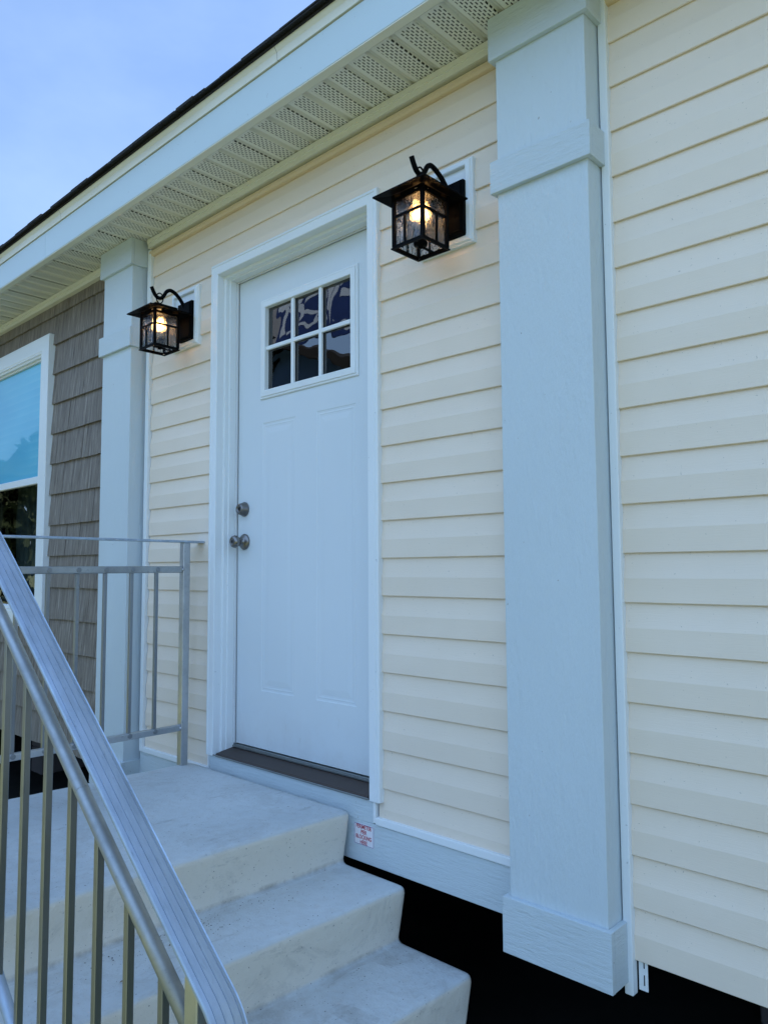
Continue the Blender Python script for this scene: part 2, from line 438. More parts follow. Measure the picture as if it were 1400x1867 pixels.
# --- shakes
def shakes():
    b = MB(); rnd = random.Random(3)
    Xr, Xl = -2.19, -7.0
    for r in range(-1, 15):
        z0 = -.005+.1783*r
        if r < 0: continue
        z1 = z0+.1783+.02
        x = Xl+rnd.uniform(0, .1)
        while x < Xr:
            w = rnd.choice((.07, .09, .12, .15, .19, .16)); x2 = min(x+w, Xr)
            if x2-x < .02: x = x2; continue
            segs = [(z0, z1)]
            if z0 < 2.53:
                zt = min(z1, 2.56)
                j = rnd.uniform(-.0015, .0015); yb = rnd.uniform(-.003, .0)
                g = .0014
                # skip the window opening
                def emit(xa, xb, za, zb_, top):
                    ya = yb + .014*(za-z0)/.178; yt = yb + .014*(zb_-z0)/.178
                    pr = [(xa, ya, za), (xa, yt, zb_), (xa, .018, zb_), (xa, .018, za)]
                    b.prism(pr, (xb-xa, 0, 0))
                xa, xb = x+g/2, x2-g/2
                if xb < -4.02 or xa > -3.0: emit(xa, xb, z0+j, zt, 0)
                else:
                    if z0 < .70 and xa < -3.001: emit(xa, min(xb, -3.001), z0+j, min(zt, .70), 0)
                    if zt > 2.34 and xa < -3.001: emit(xa, min(xb, -3.001), max(z0+j, 2.34), zt, 0)
                    if xa < -4.02 and xb > -4.02 and not (z0 < .70 or zt > 2.34): emit(xa, -4.02, z0+j, zt, 0)
                    if xb > -3.0: emit(max(-3.0, xa), xb, z0+j, zt, 0)
            x = x2
    return b
part(shakes(), 'shake_siding', M['shake'])

# --- soffit, fascia, roof
b = MB()
XL, XR = -7.3, 6.3
n = int((XR-XL)/.1002)
prof = []
x = XL; off = (-.066) % .1002
k0 = math.floor((XL+.066)/.1002)
xs = []
k = k0
while True:
    c = -.029+ k*.1002    # rib centre
    if c > XR: break
    xs += [(c-.0125, 2.600), (c-.0085, 2.611), (c-.003, 2.6135), (c+.003, 2.604), (c+.006, 2.6005), (c+.009, 2.6065), (c+.013, 2.600)]
    k += 1
b.strip([[(x, -.275, z) for x, z in xs], [(x, -.14, z+.0006*math.sin(x*7)) for x, z in xs], [(x, .02, z) for x, z in xs]], smooth=False)
sof = part(b, 'soffit', M['soffit'])
b = MB()
# channel at the wall: two stepped bands
def lstrip(mb, pts, x0, x1, step=.5, seed=0):
    n = max(1, int((x1-x0)/step)); rows = []
    for i in range(n+1):
        x = x0+(x1-x0)*i/n; d = noise.noise(Vector((x*1.3, seed, 0)))*.0018
        rows.append([(x, y+d*.4, z+d) for y, z in pts])
    mb.strip(rows, smooth=False)
for (x0, x1) in ((-7.0, -2.21), (-1.86, .2235), (.542, 6.0)):
    lstrip(b, [(.01, 2.5975), (-.028, 2.5975), (-.028, 2.578), (-.023, 2.5765), (-.023, 2.556), (-.004, 2.5555), (.01, 2.5555)], x0, x1, .3)
part(b, 'frieze_channel', M['vinyl2'])
b = MB()
for (x0, x1) in ((-1.86, .2235), (.542, 6.0)):
    lstrip(b, [(.012, 2.547), (-.008, 2.5465), (-.014, 2.543), (-.014, 2.531), (-.009, 2.522), (-.0025, 2.520), (.01, 2.521)], x0, x1, .2, 5)
part(b, 'cove_trim', M['cove'])
b = MB()
for (x0, x1) in ((XL, -2.3965), (-2.395, 1.27), (1.2715, XR)):
    b.box(x0, x1, -.300, -.272, 2.582, 2.7185, .0015)
fa = part(b, 'fascia', M['fascia'])
b = MB(); lstrip(b, [(-.27, 2.5785), (-.2985, 2.5785), (-.2985, 2.5815)], XL, XR, 1.0); lstrip(b, [(-.270, 2.5945), (-.262, 2.588), (-.247, 2.5985)], XL, XR, 1)
part(b, 'soffit_channel', M['vinyl2'])
b = MB()
for i in range(8):
    x0 = XL+i*(XR-XL)/8; x1 = XL+(i+1)*(XR-XL)/8-.0015
    lstrip(b, [(-.296, 2.7215), (-.3065, 2.7205), (-.309, 2.748), (-.322, 2.766), (-.322, 2.772), (-.25, 2.782)], x0, x1, .6, 3)
roof = bpy.data.objects.new('roof', None)
def roofmesh():
    b = MB(); rnd = random.Random(11)
    sl = .27
    # deck both sides
    zr = 2.775+sl*(2.2+.33)
    b.prism([(XL, -.325, 2.772), (XL, 2.2, zr-.004), (XL, 4.75, 2.772), (XL, 4.75, 2.76), (XL, 2.2, zr-.03), (XL, -.325, 2.762)], (XR-XL, 0, 0))
    # starter and shingle tabs at the eave, ragged
    for lay, (y0, yl, h) in enumerate(((-.345, .30, .006), (-.341, .30, .012), (-.20, .30, .018), (-.06, .3, .024))):
        x = XL+rnd.uniform(0, .2)
        while x < XR:
            w = rnd.choice((.12, .17, .22, .30, .25)); e = rnd.uniform(-.004, .005); t = rnd.choice((.004, .006, .010, .011))
            ya = y0+e; za = 2.772+sl*(ya+.325)+h-.006*0; zb_ = 2.772+sl*(ya+yl+.325)+h
            sag = noise.noise(Vector((x*1.7, lay, 0)))*.004
            b.prism([(x, ya, za+sag-.001), (x, ya, za+t+sag), (x, ya+yl, zb_+t), (x, ya+yl, zb_)], (w-.003, 0, 0))
            x += w
    return b
roof_o = part(roofmesh(), 'roof', M['shingle'])
# drip edge as the roof's own piece
de = b.build('drip_edge', M['vinyl2']); de.parent = roof_o

# --- pilasters
def pilaster(x0, x1, seed):
    t, d = .016, -.083
    b = MB(); b.box(x0, x1, d, .012, -.04, 2.598, .0022, 2)
    sh = part(b, 'pilaster', M['board_v'], label='slim far pilaster' if x0 < -1 else 'large near pilaster')
    for nm, z0, z1, mt in (('cap_block', 2.4669, 2.5985, 'board_h'), ('band_block', 2.0622, 2.158, 'board_h'), ('base_block', -.0523, .0932, 'board_h')):
        b = MB()
        # mitred wrap: front board and two returns
        b.box(x0-t, x1+t, d-t, d-.0002, z0, z1, .0018, 2)
        b.box(x1+.0002, x1+t-.0006, d+.0006, -.001 if nm != 'cap_block' else .0, z0+.0004, z1-.0004, .001)
        b.box(x0-t+.0006, x0-.0002, d+.0006, -.001, z0+.0004, z1-.0004, .001)
        o = b.build(nm, M[mt]); o.parent = sh
    return sh
pilaster(-2.1823, -1.896, 1); pilaster(.2394, .525, 2)

# --- J-channels (white vertical strips)
b = MB(); b.box(-1.876, -1.8475, -.014, .012, .135, 2.552, .0015); part(b, 'side_channel', M['vinyl'])
b = MB()
b.box(.5285, .5515, -.014, .012, -.083, 2.6, .002)
part(b, 'side_channel', M['vinyl'])
b = MB()   # nailing flange of that channel left hanging below the siding
for z0, z1 in ((-.072, -.060), (-.034, -.019), (.004, .02)): b.box(.556, .5795, .010, .0115, z0, z1)
b.box(.556, .568, .010, .0115, -.0597, -.0343); b.box(.5715, .5795, .010, .0115, -.0597, -.0343)
b.box(.556, .568, .010, .0115, -.0187, .0037); b.box(.5715, .5795, .010, .0115, -.0187, .0037)
part(b, 'nailing_flange', M['vinyl'])
b = MB()
b.box(-1.313, -1.3065, -.012, .012, .140, .2105, .001); part(b, 'side_channel', M['vinyl']); b = MB(); b.box(-.3475, -.336, -.012, .012, .140, .2075, .001)
part(b, 'side_channel', M['vinyl'])
b = MB()
b.box(-1.8470, -1.3135, -.014, .012, .134, .157, .002); part(b, 'starter_trim', M['vinyl']); b = MB(); b.box(-.3355, .2385, -.014, .012, .136, .160, .002)
part(b, 'starter_trim', M['vinyl'])
# --- skirt board under the siding
b = MB()
b.box(-1.8790, .2225, -.007, .017, -.003, .1335, .0015)
b.box(-1.305, -.349, -.0075, .017, .134, .2075, .0015)
part(b, 'skirt_board', M['board_h'])

# --- door casing (mitred vinyl moulding)
def frame_mitre(mb, X0, X1, Z0, Z1, prof, bottom=True):
    """prof: list of (inset, y). Sweeps round left, top, right (and bottom)."""
    def ring(ins, y):
        return [(X0+ins, y, Z0+(ins if bottom else 0)), (X0+ins, y, Z1-ins), (X1-ins, y, Z1-ins), (X1-ins, y, Z0+(ins if bottom else 0))]
    rs = [ring(i, y) for i, y in prof]
    for k in range(4 if bottom else 3):
        a, c = k, (k+1) % 4
        mb.strip([[r[a] for r in rs], [r[c] for r in rs]], smooth=False)
b = MB()
CX0, CX1, CZ0, CZ1 = -1.3202, -.3134, .2095, 2.3117
frame_mitre(b, CX0, CX1, CZ0, CZ1, [(0, .012), (0, -.014), (.004, -.0175), (.011, -.0175), (.0125, -.0145), (.017, -.0145), (.0185, -.0165), (.046, -.0165), (.0485, -.014), (.0485, .02), (.0600, .022), (.0600, .04), (.0655, .042), (.0655, .078)], bottom=False)
part(b, 'door_casing', M['vinyl'])
b = MB()  # jamb: three boards
b.box(-1.29, -1.2535, .0785, .11, .215, 2.262); b.box(-.372, -.34, .0785, .11, .215, 2.262); b.box(-1.2535, -.372, .0785, .11, 2.2475, 2.28)
b.box(-1.2552, -1.2475, .073, .083, .25, 2.2465, .002); b.box(-1.2475, -.375, .073, .0825, 2.240, 2.2470, .002)
part(b, 'door_frame', M['jamb'])
# threshold
b = MB()
b.prism([(-1.2543, -.0125, .2085), (-1.2543, -.0125, .2165), (-1.2543, -.008, .2215), (-1.2543, .074, .2335), (-1.2543, .074, .2085)], (.8813, 0, 0))
th = part(b, 'threshold', M['sill'])
b = MB(); b.box(-1.2545, -.372, .0755, .10, .215, .2470, .001); b.box(-1.2545, -.372, .071, .0752, .236, .2420, .0005)
o = b.build('sill_strip', M['sill_trim']); o.parent = th
b = MB(); b.box(-1.2700, -.366, -.0165, -.0130, .2105, .2155, .001); o = b.build('sill_nose', M['sill_trim']); o.parent = th

# --- the door
DX0, DX1, DZ0, DZ1, DY = -1.2468, -.372, .2515, 2.2405, .085
LX0, LX1, LZ0, LZ1 = -1.054, -.547, 1.730, 2.090      # glass opening
def door_slab():
    b = MB()
    px = [(-1.078, -.868), (-.738, -.522)]; pz = (.484, 1.594)
    xs = sorted({DX0, DX1, px[0][0], px[0][1], px[1][0], px[1][1], LX0-.01, LX1+.01}); zs = sorted({DZ0, DZ1, pz[0], pz[1], LZ0-.01, LZ1+.01})
    for i in range(len(xs)-1):
        for j in range(len(zs)-1):
            cx, cz = (xs[i]+xs[i+1])/2, (zs[j]+zs[j+1])/2
            if any(p[0] < cx < p[1] for p in px) and pz[0] < cz < pz[1]: continue
            if LX0-.01 < cx < LX1+.01 and LZ0-.01 < cz < LZ1+.01: continue
            b.poly([(xs[i], DY, zs[j]), (xs[i+1], DY, zs[j]), (xs[i+1], DY, zs[j+1]), (xs[i], DY, zs[j+1])])
    for p in px:
        prof = [(0, DY), (.002, DY+.0014), (.009, DY+.0022), (.013, DY+.0014), (.017, DY+.0024), (.024, DY+.0027), (.044, DY+.0012), (.048, DY+.0010)]
        frame_mitre(b, p[0], p[1], pz[0], pz[1], prof)
        i = .048; b.poly([(p[0]+i, DY+.001, pz[0]+i), (p[1]-i, DY+.001, pz[0]+i), (p[1]-i, DY+.001, pz[1]-i), (p[0]+i, DY+.001, pz[1]-i)])
    # edges and back
    for a, c in (((DX0, DZ0), (DX0, DZ1)), ((DX0, DZ1), (DX1, DZ1)), ((DX1, DZ1), (DX1, DZ0)), ((DX1, DZ0), (DX0, DZ0))):
        b.poly([(a[0], DY, a[1]), (c[0], DY, c[1]), (c[0], DY+.044, c[1]), (a[0], DY+.044, a[1])])
    b2 = ((DX0, LX0-.01, DZ0, DZ1), (LX1+.01, DX1, DZ0, DZ1), (LX0-.01, LX1+.01, DZ0, LZ0-.01), (LX0-.01, LX1+.01, LZ1+.01, DZ1))
    for x0, x1, z0, z1 in b2: b.poly([(x0, DY+.044, z0), (x1, DY+.044, z0), (x1, DY+.044, z1), (x0, DY+.044, z1)])
    return b
bm_ = door_slab(); bmesh.ops.remove_doubles(bm_.bm, verts=bm_.bm.verts[:], dist=1e-5)
door = part(bm_, 'door', M['door'], label='white panelled door with six small panes')
b = MB()
frame_mitre(b, -1.090, -.503, 1.695, 2.122, [(0, DY-.0005), (0, DY-.0045), (.003, DY-.007), (.0075, DY-.007), (.0085, DY-.0055), (.011, DY-.0105), (.033, DY-.012), (.0355, DY-.010), (.0358, DY+.010)])
o = b.build('lite_frame', M['vinyl']); o.parent = door
b = MB()
pxs = [LX0, -.886, -.877, -.7125, -.7035, LX1]
mw = .0085
for xc in (-.8845, -.7160):
    b.box(xc-mw, xc+mw, DY-.004, DY+.0085, LZ0-.001, LZ1+.001, .003, 2)
b.box(LX0-.001, LX1+.001, DY-.0045, DY+.008, 1.9105-mw, 1.9105+mw, .003, 2)
o = b.build('muntin', M['vinyl']); o.parent = door
b = MB()
b.poly([(LX0-.004, DY+.0105, LZ0-.004), (LX1+.004, DY+.0105, LZ0-.004), (LX1+.004, DY+.0105, LZ1+.004), (LX0-.004, DY+.0105, LZ1+.004)], True)
o = b.build('pane', M['glass']); o.parent = door
b = MB()
frame_mitre(b, LX0-.006, LX1+.006, LZ0-.006, LZ1+.006, [(0, DY+.011), (.012, DY+.012), (.014, DY+.03)])
o = b.build('inner_gasket', M['keyway']); o.parent = door
# knob and deadbolt
KX = -1.1965
b = MB(); b.lathe([(.001, DY-.0005), (.034, DY-.0005), (.0345, DY-.004), (.031, DY-.009), (.020, DY-.0135), (.0125, DY-.017), (.011, DY-.030), (.0135, DY-.0335), (.021, DY-.037), (.0265, DY-.046), (.0270, DY-.054), (.024, DY-.062), (.018, DY-.067), (.0155, DY-.0675), (.0145, DY-.066), (.008, DY-.0665), (.001, DY-.0665)], (KX, 0, 1.098), 'y', 32)
o = b.build('doorknob', M['steel']); o.parent = door
b = MB(); b.lathe([(.001, DY-.0669), (.0065, DY-.0672), (.006, DY-.0676), (.001, DY-.0676)], (KX, 0, 1.098), 'y', 20); o = b.build('knob_keyhole', M['keyway']); o.parent = door
b = MB(); b.lathe([(.001, DY-.0005), (.0315, DY-.0005), (.032, DY-.004), (.029, DY-.010), (.0235, DY-.026), (.022, DY-.031), (.019, DY-.0325), (.0125, DY-.0325), (.012, DY-.0315), (.001, DY-.0315)], (KX-.003, 0, 1.2375), 'y', 32)
o = b.build('deadbolt', M['steel']); o.parent = door
b = MB(); b.box(KX-.003-.0018, KX-.003+.0018, DY-.0330, DY-.0314, 1.2375-.007, 1.2375+.007); b.lathe([(.001, DY-.0316), (.0055, DY-.0318), (.005, DY-.0322), (.001, DY-.0322)], (KX-.003, 0, 1.2375), 'y', 16); o = b.build('deadbolt_keyhole', M['keyway']); o.parent = door

# --- mounting blocks behind the lanterns
def mblock(cx, cz):
    b = MB(); w, h = .11, .1375
    frame_mitre(b, cx-w, cx+w, cz-h, cz+h, [(0, .012), (0, -.010), (.002, -.0125), (.0055, -.0125), (.0065, -.015), (.010, -.019), (.022, -.021), (.0245, -.019), (.0265, -.008)])
    i = .0265; b.poly([(cx-w+i, -.008, cz-h+i), (cx+w-i, -.008, cz-h+i), (cx+w-i, -.008, cz+h-i), (cx-w+i, -.008, cz+h-i)])
    part(b, 'mounting_block', M['vinyl'])
mblock(-.012, 2.128); mblock(-1.536, 2.128)

# --- window on the shake wall
WX0, WX1, WZ0, WZ1 = -4.16, -2.980, .650, 2.380
b = MB()
frame_mitre(b, WX0, WX1, WZ0, WZ1, [(0, .018), (0, -.026), (.004, -.029), (.088, -.029), (.092, -.026), (.096, -.028), (.102, -.0275), (.106, -.019), (.112, -.021), (.118, -.0185), (.118, .02)])
win = part(b, 'window', M['vinyl'], label='white framed sash window on the shake wall')
ix0, ix1, iz0, iz1 = WX0+.118, WX1-.118, WZ0+.080, WZ1-.118
b = MB()
SY = -.004
b.box(ix0-.02, ix0+.045, SY, .03, .66, iz1+.01, .002); b.box(ix1-.045, ix1+.02, SY, .03, .66, iz1+.01, .002)
b.box(ix0+.0452, ix1-.0452, SY+.001, .03, iz1-.012, iz1+.01, .002); b.box(ix0+.0452, ix1-.0452, SY+.001, .03, .72, .772, .002)
b.box(ix0+.0452, ix1-.0452, SY+.0015, .03, 1.503, 1.547, .003)
o = b.build('sash', M['vinyl']); o.parent = win
def m_film():
    t = NT('cyan_protective_film')
    sx = t.n('ShaderNodeSeparateXYZ'); t.l(t.tc.outputs['Object'], sx.inputs[0])
    w = t.noise(2.2, (1, 1, 1.8), 3)
    c = t.mix(t.ramp(w, [(.3, 0), (.7, 1)]), (.09, .47, .68), (.13, .54, .72))
    sl = t.math('FRACT', t.math('MULTIPLY', sx.outputs['Z'], 21.0)); bl = t.ramp(sl, [(.0, .0), (.12, .3), (.5, .08), (1.0, 0)])  # pale stripes paint in a ghost reflection of blinds
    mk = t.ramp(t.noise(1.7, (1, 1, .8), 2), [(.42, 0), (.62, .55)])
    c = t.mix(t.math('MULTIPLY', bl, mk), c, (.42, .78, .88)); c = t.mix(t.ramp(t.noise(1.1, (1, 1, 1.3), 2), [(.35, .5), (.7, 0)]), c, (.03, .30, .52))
    n = t.bump(t.noise(3.0, (1, 1, 5), 2), .12, .01)
    m = t.fin(c, .4, 0, n, .3); t.b.inputs['Coat Weight'].default_value = .5; t.b.inputs['Coat Roughness'].default_value = .02
    return m
M['film'] = m_film()
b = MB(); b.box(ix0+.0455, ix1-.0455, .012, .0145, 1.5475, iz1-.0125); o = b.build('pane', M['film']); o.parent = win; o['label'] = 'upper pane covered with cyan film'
b = MB(); b.poly([(ix0+.0455, .014, .7725), (ix1-.0455, .014, .7725), (ix1-.0455, .014, 1.5025), (ix0+.0455, .014, 1.5025)], True)
o = b.build('pane', M['glass_low']); o.parent = win; o['label'] = 'lower dark pane'
# gathered curtain seen through the lower pane
def m_curtain():
    t = NT('sheer_curtain'); g = t.noise(14, (1, 1, .25), 3)
    return t.fin(t.ramp(g, [(.3, (.05, .07, .06)), (.7, (.13, .17, .15))]), .8)
b = MB(); rows = []
for iz in range(10):
    z = .74+iz*.095
    rows.append([(ix0+.02+(ix1-ix0-.04)*i/70, .22+.018*math.sin(i*1.25+.4*math.sin(iz*.8)), z) for i in range(71)])
b.strip(rows); o = b.build('curtain', m_curtain()); o.parent = win

# ------------------------------------------------------------------ wall lanterns
def lantern(x):
    root = thing('wall_lantern', 'x', 'lantern', (x, 0, 2.1), 0, 'black craftsman lanterns beside the door')
    Z = 2.1
    def sub(mb, nm, mat, parent=root):
        me = mb.build(nm, mat, parent); return me
    px = .020   # back plate centre offset
    b = MB(); b.box(px-.057, px+.057, -.034, -.0085, -.083, .092, .003, 2); b.box(px-.049, px+.049, -.039, -.0335, -.075, .084, .003, 2)
    sub(b, 'back_plate', M['black_metal'])
    # arm
    b = MB()
    ctrl = [(-.030, .060), (-.040, .088), (-.054, .112), (-.074, .132), (-.096, .137), (-.114, .126), (-.126, .106), (-.138, .092), (-.152, .088), (-.166, .094), (-.178, .110), (-.188, .130)]
    P = [Vector((0.0+.018*max(0, 1-(i/3.0)), y, z)) for i, (y, z) in enumerate(ctrl)]
    def cr(P, n=5):
        out = []
        for i in range(len(P)-1):
            p0, p1, p2, p3 = P[max(i-1, 0)], P[i], P[i+1], P[min(i+2, len(P)-1)]
            for k in range(n):
                t = k/n; out.append(.5*((2*p1)+(-p0+p2)*t+(2*p0-5*p1+4*p2-p3)*t*t+(-p0+3*p1-3*p2+p3)*t**3))
        out.append(P[-1]); return out
    pr = [(.0085, .0055), (-.0085, .0055), (-.0085, -.0055), (.0085, -.0055)]
    b.tube(cr(P), .007, 10, True, True, Vector((1, 0, 0)), [(c*.0082, s*.0082) for c, s in [(math.cos(a*math.pi/5), math.sin(a*math.pi/5)) for a in range(10)]])
    sub(b, 'arm', M['black_metal'])
    b = MB(); b.tube([Vector((.001*math.sin(a), -.147+.0165*math.cos(a), .088+.0225*math.sin(a))) for a in [2*math.pi*k/24 for k in range(25)]], .0028, 8, False, True, Vector((1, 0, 0)))
    b.lathe([(.001, .050), (.010, .050), (.009, .060), (.004, .064), (.001, .064)], (0, -.14, 0), 'z', 16)
    sub(b, 'hanging_ring', M['black_metal'])
    # roof
    cx, cy, h = -.008, -.140, .0625
    b = MB()
    e, zt = .104, .0105
    # eave pyramid frustum with thickness, open in the middle
    def ring(r, z): return [(cx-r, cy-r, z), (cx+r, cy-r, z), (cx+r, cy+r, z), (cx-r, cy+r, z)]
    rows = [ring(.050, .0375), ring(.099, .0215), ring(e, .0205), ring(e, .0160), ring(.066, .0235), ring(.050, .031)]
    rows.append(rows[0])
    for i in range(len(rows)-1):
        for k in range(4): b.poly([rows[i][k], rows[i][(k+1) % 4], rows[i+1][(k+1) % 4], rows[i+1][k]])
    # top plate raised on corner stubs: light slips out under it
    b.box(cx-.056, cx+.056, cy-.056, cy+.056, .0405, .0475, .0015)
    b.box(cx-.047, cx+.047, cy-.047, cy+.047, .0475, .0510, .0015)
    for sx_ in (-1, 1):
        for sy_ in (-1, 1): b.box(cx+sx_*.049-.006, cx+sx_*.049+.006, cy+sy_*.049-.006, cy+sy_*.049+.006, .032, .0407)
    sub(b, 'lantern_roof', M['black_metal'])
    # cage
    b = MB(); p = .0056
    for sx_ in (-1, 1):
        for sy_ in (-1, 1):
            X_, Y_ = cx+sx_*(h-p), cy+sy_*(h-p); b.box(X_-p, X_+p, Y_-p, Y_+p, -.139, .0235, .0006)
    zb, zc = -.1405, -.045
    for (z, t) in ((-.1385, .0035), (zc, .0034), (.0085, .0050)):
        for s_ in (-1, 1):
            q = h-.0038; ins = h-2*p-.0002
            b.box(cx-ins, cx+ins, cy+s_*q-.0032, cy+s_*q+.0032, z-t, z+t); b.box(cx+s_*q-.0032, cx+s_*q+.0032, cy-ins, cy+ins, z-t, z+t)
    for s_ in (-1, 1):
        q = h-.0038
        b.box(cx-.012-.003, cx-.012+.003, cy+s_*q-.0028, cy+s_*q+.0028, -.135, zc-.0027); b.box(cx+s_*q-.0028, cx+s_*q+.0028, cy+.006-.003, cy+.006+.003, -.135, zc-.0027)
    # foot rim, wider than the cage
    for s_ in (-1, 1):
        b.box(cx-h-.002, cx+h+.002, cy+s_*(h-.002)-.004, cy+s_*(h-.002)+.004, -.1465, -.1423); b.box(cx+s_*(h-.002)-.004, cx+s_*(h-.002)+.004, cy-h+.0065, cy+h-.0065, -.1465, -.1423)
    for s_ in (-1, 1):        # upper band: solid in the middle, a slit of light near each corner
        b.box(cx-.026, cx+.026, cy+s_*(h-.0038)-.003, cy+s_*(h-.0038)+.003, .0137, .0225); b.box(cx+s_*(h-.0038)-.003, cx+s_*(h-.0038)+.003, cy-.026, cy+.026, .0137, .0225)
    # glass clips
    for s_ in (-1, 1):
        for q in (-.03, .03): b.box(cx+q-.002, cx+q+.002, cy+s_*(h-.012)-.003, cy+s_*(h-.012)+.003, -.1445, -.137)
    b.box(cx-.004, cx+.004, cy-.004, cy+.058, -.137, -.133)
    sub(b, 'cage', M['black_metal'])
    q = h-.0075
    for (ax, s_) in (('y', -1), ('y', 1), ('x', -1), ('x', 1)):
        b = MB(); lo, hi = -.1345, .0075; w = h-.0095
        if ax == 'y': b.box(cx-w, cx+w, cy+s_*q-.0008, cy+s_*q+.0008, lo, hi)
        else: b.box(cx+s_*q-.0008, cx+s_*q+.0008, cy-w, cy+w, lo, hi)
        sub(b, 'glass_panel', M['seeded'])
    b = MB(); b.lathe([(.001, .0295), (.046, .0295), (.046, .0285), (.001, .0285)], (cx, cy, 0), 'z', 24); sub(b, 'reflector', M['candle'])
    # socket cup, sleeve, bulb
    b = MB(); b.lathe([(.001, -.142), (.007, -.141), (.008, -.134), (.021, -.132), (.0225, -.124), (.017, -.118), (.0165, -.088), (.001, -.087)], (cx, cy, 0), 'z', 24)
    sub(b, 'socket', M['black_metal'])
    b = MB(); b.lathe([(.001, -.0868), (.0145, -.0868), (.014, -.066), (.012, -.060), (.001, -.0595)], (cx, cy, 0), 'z', 24)
    sub(b, 'bulb_base', M['candle'])
    b = MB(); b.lathe([(.009, -.0594), (.0105, -.055), (.0145, -.046), (.0155, -.036), (.0145, -.025), (.010, -.013), (.0055, -.003), (.0025, .003), (.0005, .004)], (cx, cy, 0), 'z', 24)
    bulb = sub(b, 'bulb', M['bulb'])
    return root
l1 = lantern(0.0); l1['label'] = 'lit black lantern right of the door, next to the large pilaster'
l2 = lantern(-1.525); l2['label'] = 'lit black lantern left of the door, in front of the slim far pilaster'

# ------------------------------------------------------------------ precast steps
def steps():
    b = MB()
    prof = [(-1.42, -.62), (-1.42, .151), (-1.414, .159), (-1.405, .163)]
    edges = [(-.440, .163), (-.188, -.014), (.068, -.190), (.320, -.367)]
    zn = [-.014, -.190, -.367, -.62]
    for i, (x, z) in enumerate(edges):
        prof += [(x-.030, z), (x-.013, z-.0008), (x-.005, z-.0038), (x-.0012, z-.010), (x, z-.020)]
        zl = zn[i]; xe = x-.025
        if i < 3: prof += [(x-.012, (z+zl)/2), (xe+.000, zl+.016), (xe+.004, zl+.006), (xe+.014, zl+.0008), (xe+.03, zl)]
        else: prof += [(xe, zl)]
    ny = 90; y0, y1 = -.030, -1.275
    def pt(x, z, y, j, i):
        # gently irregular casting, sheared a little out of square with the wall
        e = noise.noise(Vector((x*9, y*11, z*9)))*.0022 + noise.noise(Vector((x*30, y*42, z*30)))*.0010
        e2 = noise.noise(Vector((x*8+4, y*9, z*8)))*.0018
        return (x+e + .045*(y+.03), y, z+e2 if z > -.6 else z)
    ys = [y0, y0-.004, y0-.012] + [y0-.012+(y1+.012-y0+.012)*i/ny for i in range(1, ny)] + [y1+.012, y1+.004, y1]
    rows = []
    cx, cz = -.6, -.3
    for j, y in enumerate(ys):
        ins = {0: .008, 1: .002, len(ys)-1: .008, len(ys)-2: .002}.get(j, 0)
        row = []
        for i, (x, z) in enumerate(prof):
            xx, zz = x, z
            if ins:
                xx = x - ins*(1 if x > -1.3 and False else 0); zz = z-ins if z > -.6 else z
                xx = x + (ins if x < -1.3 else -ins)
            row.append(pt(xx, zz, y, j, i))
        rows.append(row)
    vr = b.strip(rows, smooth=True)
    for r_ in (vr[0], vr[-1]): b.bm.faces.new(r_)
    return b
st = steps().build('concrete_steps', M['concrete'])
tag(st, 'pale precast concrete steps with a landing below the front door', 'steps')
# grit and crumbs on the second tread
def grit():
    b = MB(); rnd = random.Random(5)
    def crumb(x, y, z, s):
        n_ = 5; a0 = rnd.random()*6; top = (x, y, z+s*.6)
        ring = [(x+s*rnd.uniform(.6, 1.2)*math.cos(a0+i*1.257), y+s*rnd.uniform(.5, 1.5)*math.sin(a0+i*1.257), z-.0005) for i in range(n_)]
        for i in range(n_): b.poly([ring[i], ring[(i+1) % n_], top])
    for _ in range(230):
        y = -.62+rnd.gauss(0, .20); x = -.47+abs(rnd.gauss(0, .06))+.045*(y+.03)
        if -1.2 < y < -.05 and x < -.21: crumb(x+.02, y, -.0135, rnd.choice((.0007, .001, .0014, .002)))
    for _ in range(60):
        y = rnd.uniform(-1.2, -.1); x = -.46+rnd.random()*.24+.045*(y+.03); crumb(x+.02, y, -.0135, rnd.choice((.0006, .001, .0016)))
    for _ in range(90):
        y = rnd.uniform(-1.1, -.1); x = -.20+abs(rnd.gauss(0, .05))+.045*(y+.03); crumb(x+.01, y, -.1895, rnd.choice((.0006, .001, .0018)))
    return b
gm = m_plain('dark_grit', (.05, .035, .022), .9)
tag(grit().build('leaf_grit', gm), 'dark grit and leaf crumbs scattered on the treads', 'debris', kind='stuff')
for i, (x, y, z, rz) in enumerate(((-.345, -.80, -.0105, .4), (-.318, -.905, -.0105, 1.4), (-.10, -.93, -.187, .8))):
    b = MB(); pts = []
    for k in range(9):
        a = k/8.0; pts.append((a*.022-.011, .0035*math.sin(a*math.pi)+.001*math.sin(a*9), .0018*math.sin(a*7)))
    b.strip([[(p[0], p[1], p[2]) for p in pts], [(p[0], 0, p[2]-.0012) for p in pts], [(p[0], -p[1]*.8, p[2]+.001) for p in pts]])
    o = b.build('dry_leaf', m_plain('dry_leaf_brown', (.20, .115, .05), .8)); o.location = (x, y, z); o.rotation_euler = (0, 0, rz)
    tag(o, ['small curled brown leaf on the second tread, the one nearer the wall', 'small curled brown leaf on the second tread, the one nearer the stair railing', 'small curled brown leaf on the third tread'][i], 'leaf', 'dry leaves on the treads')

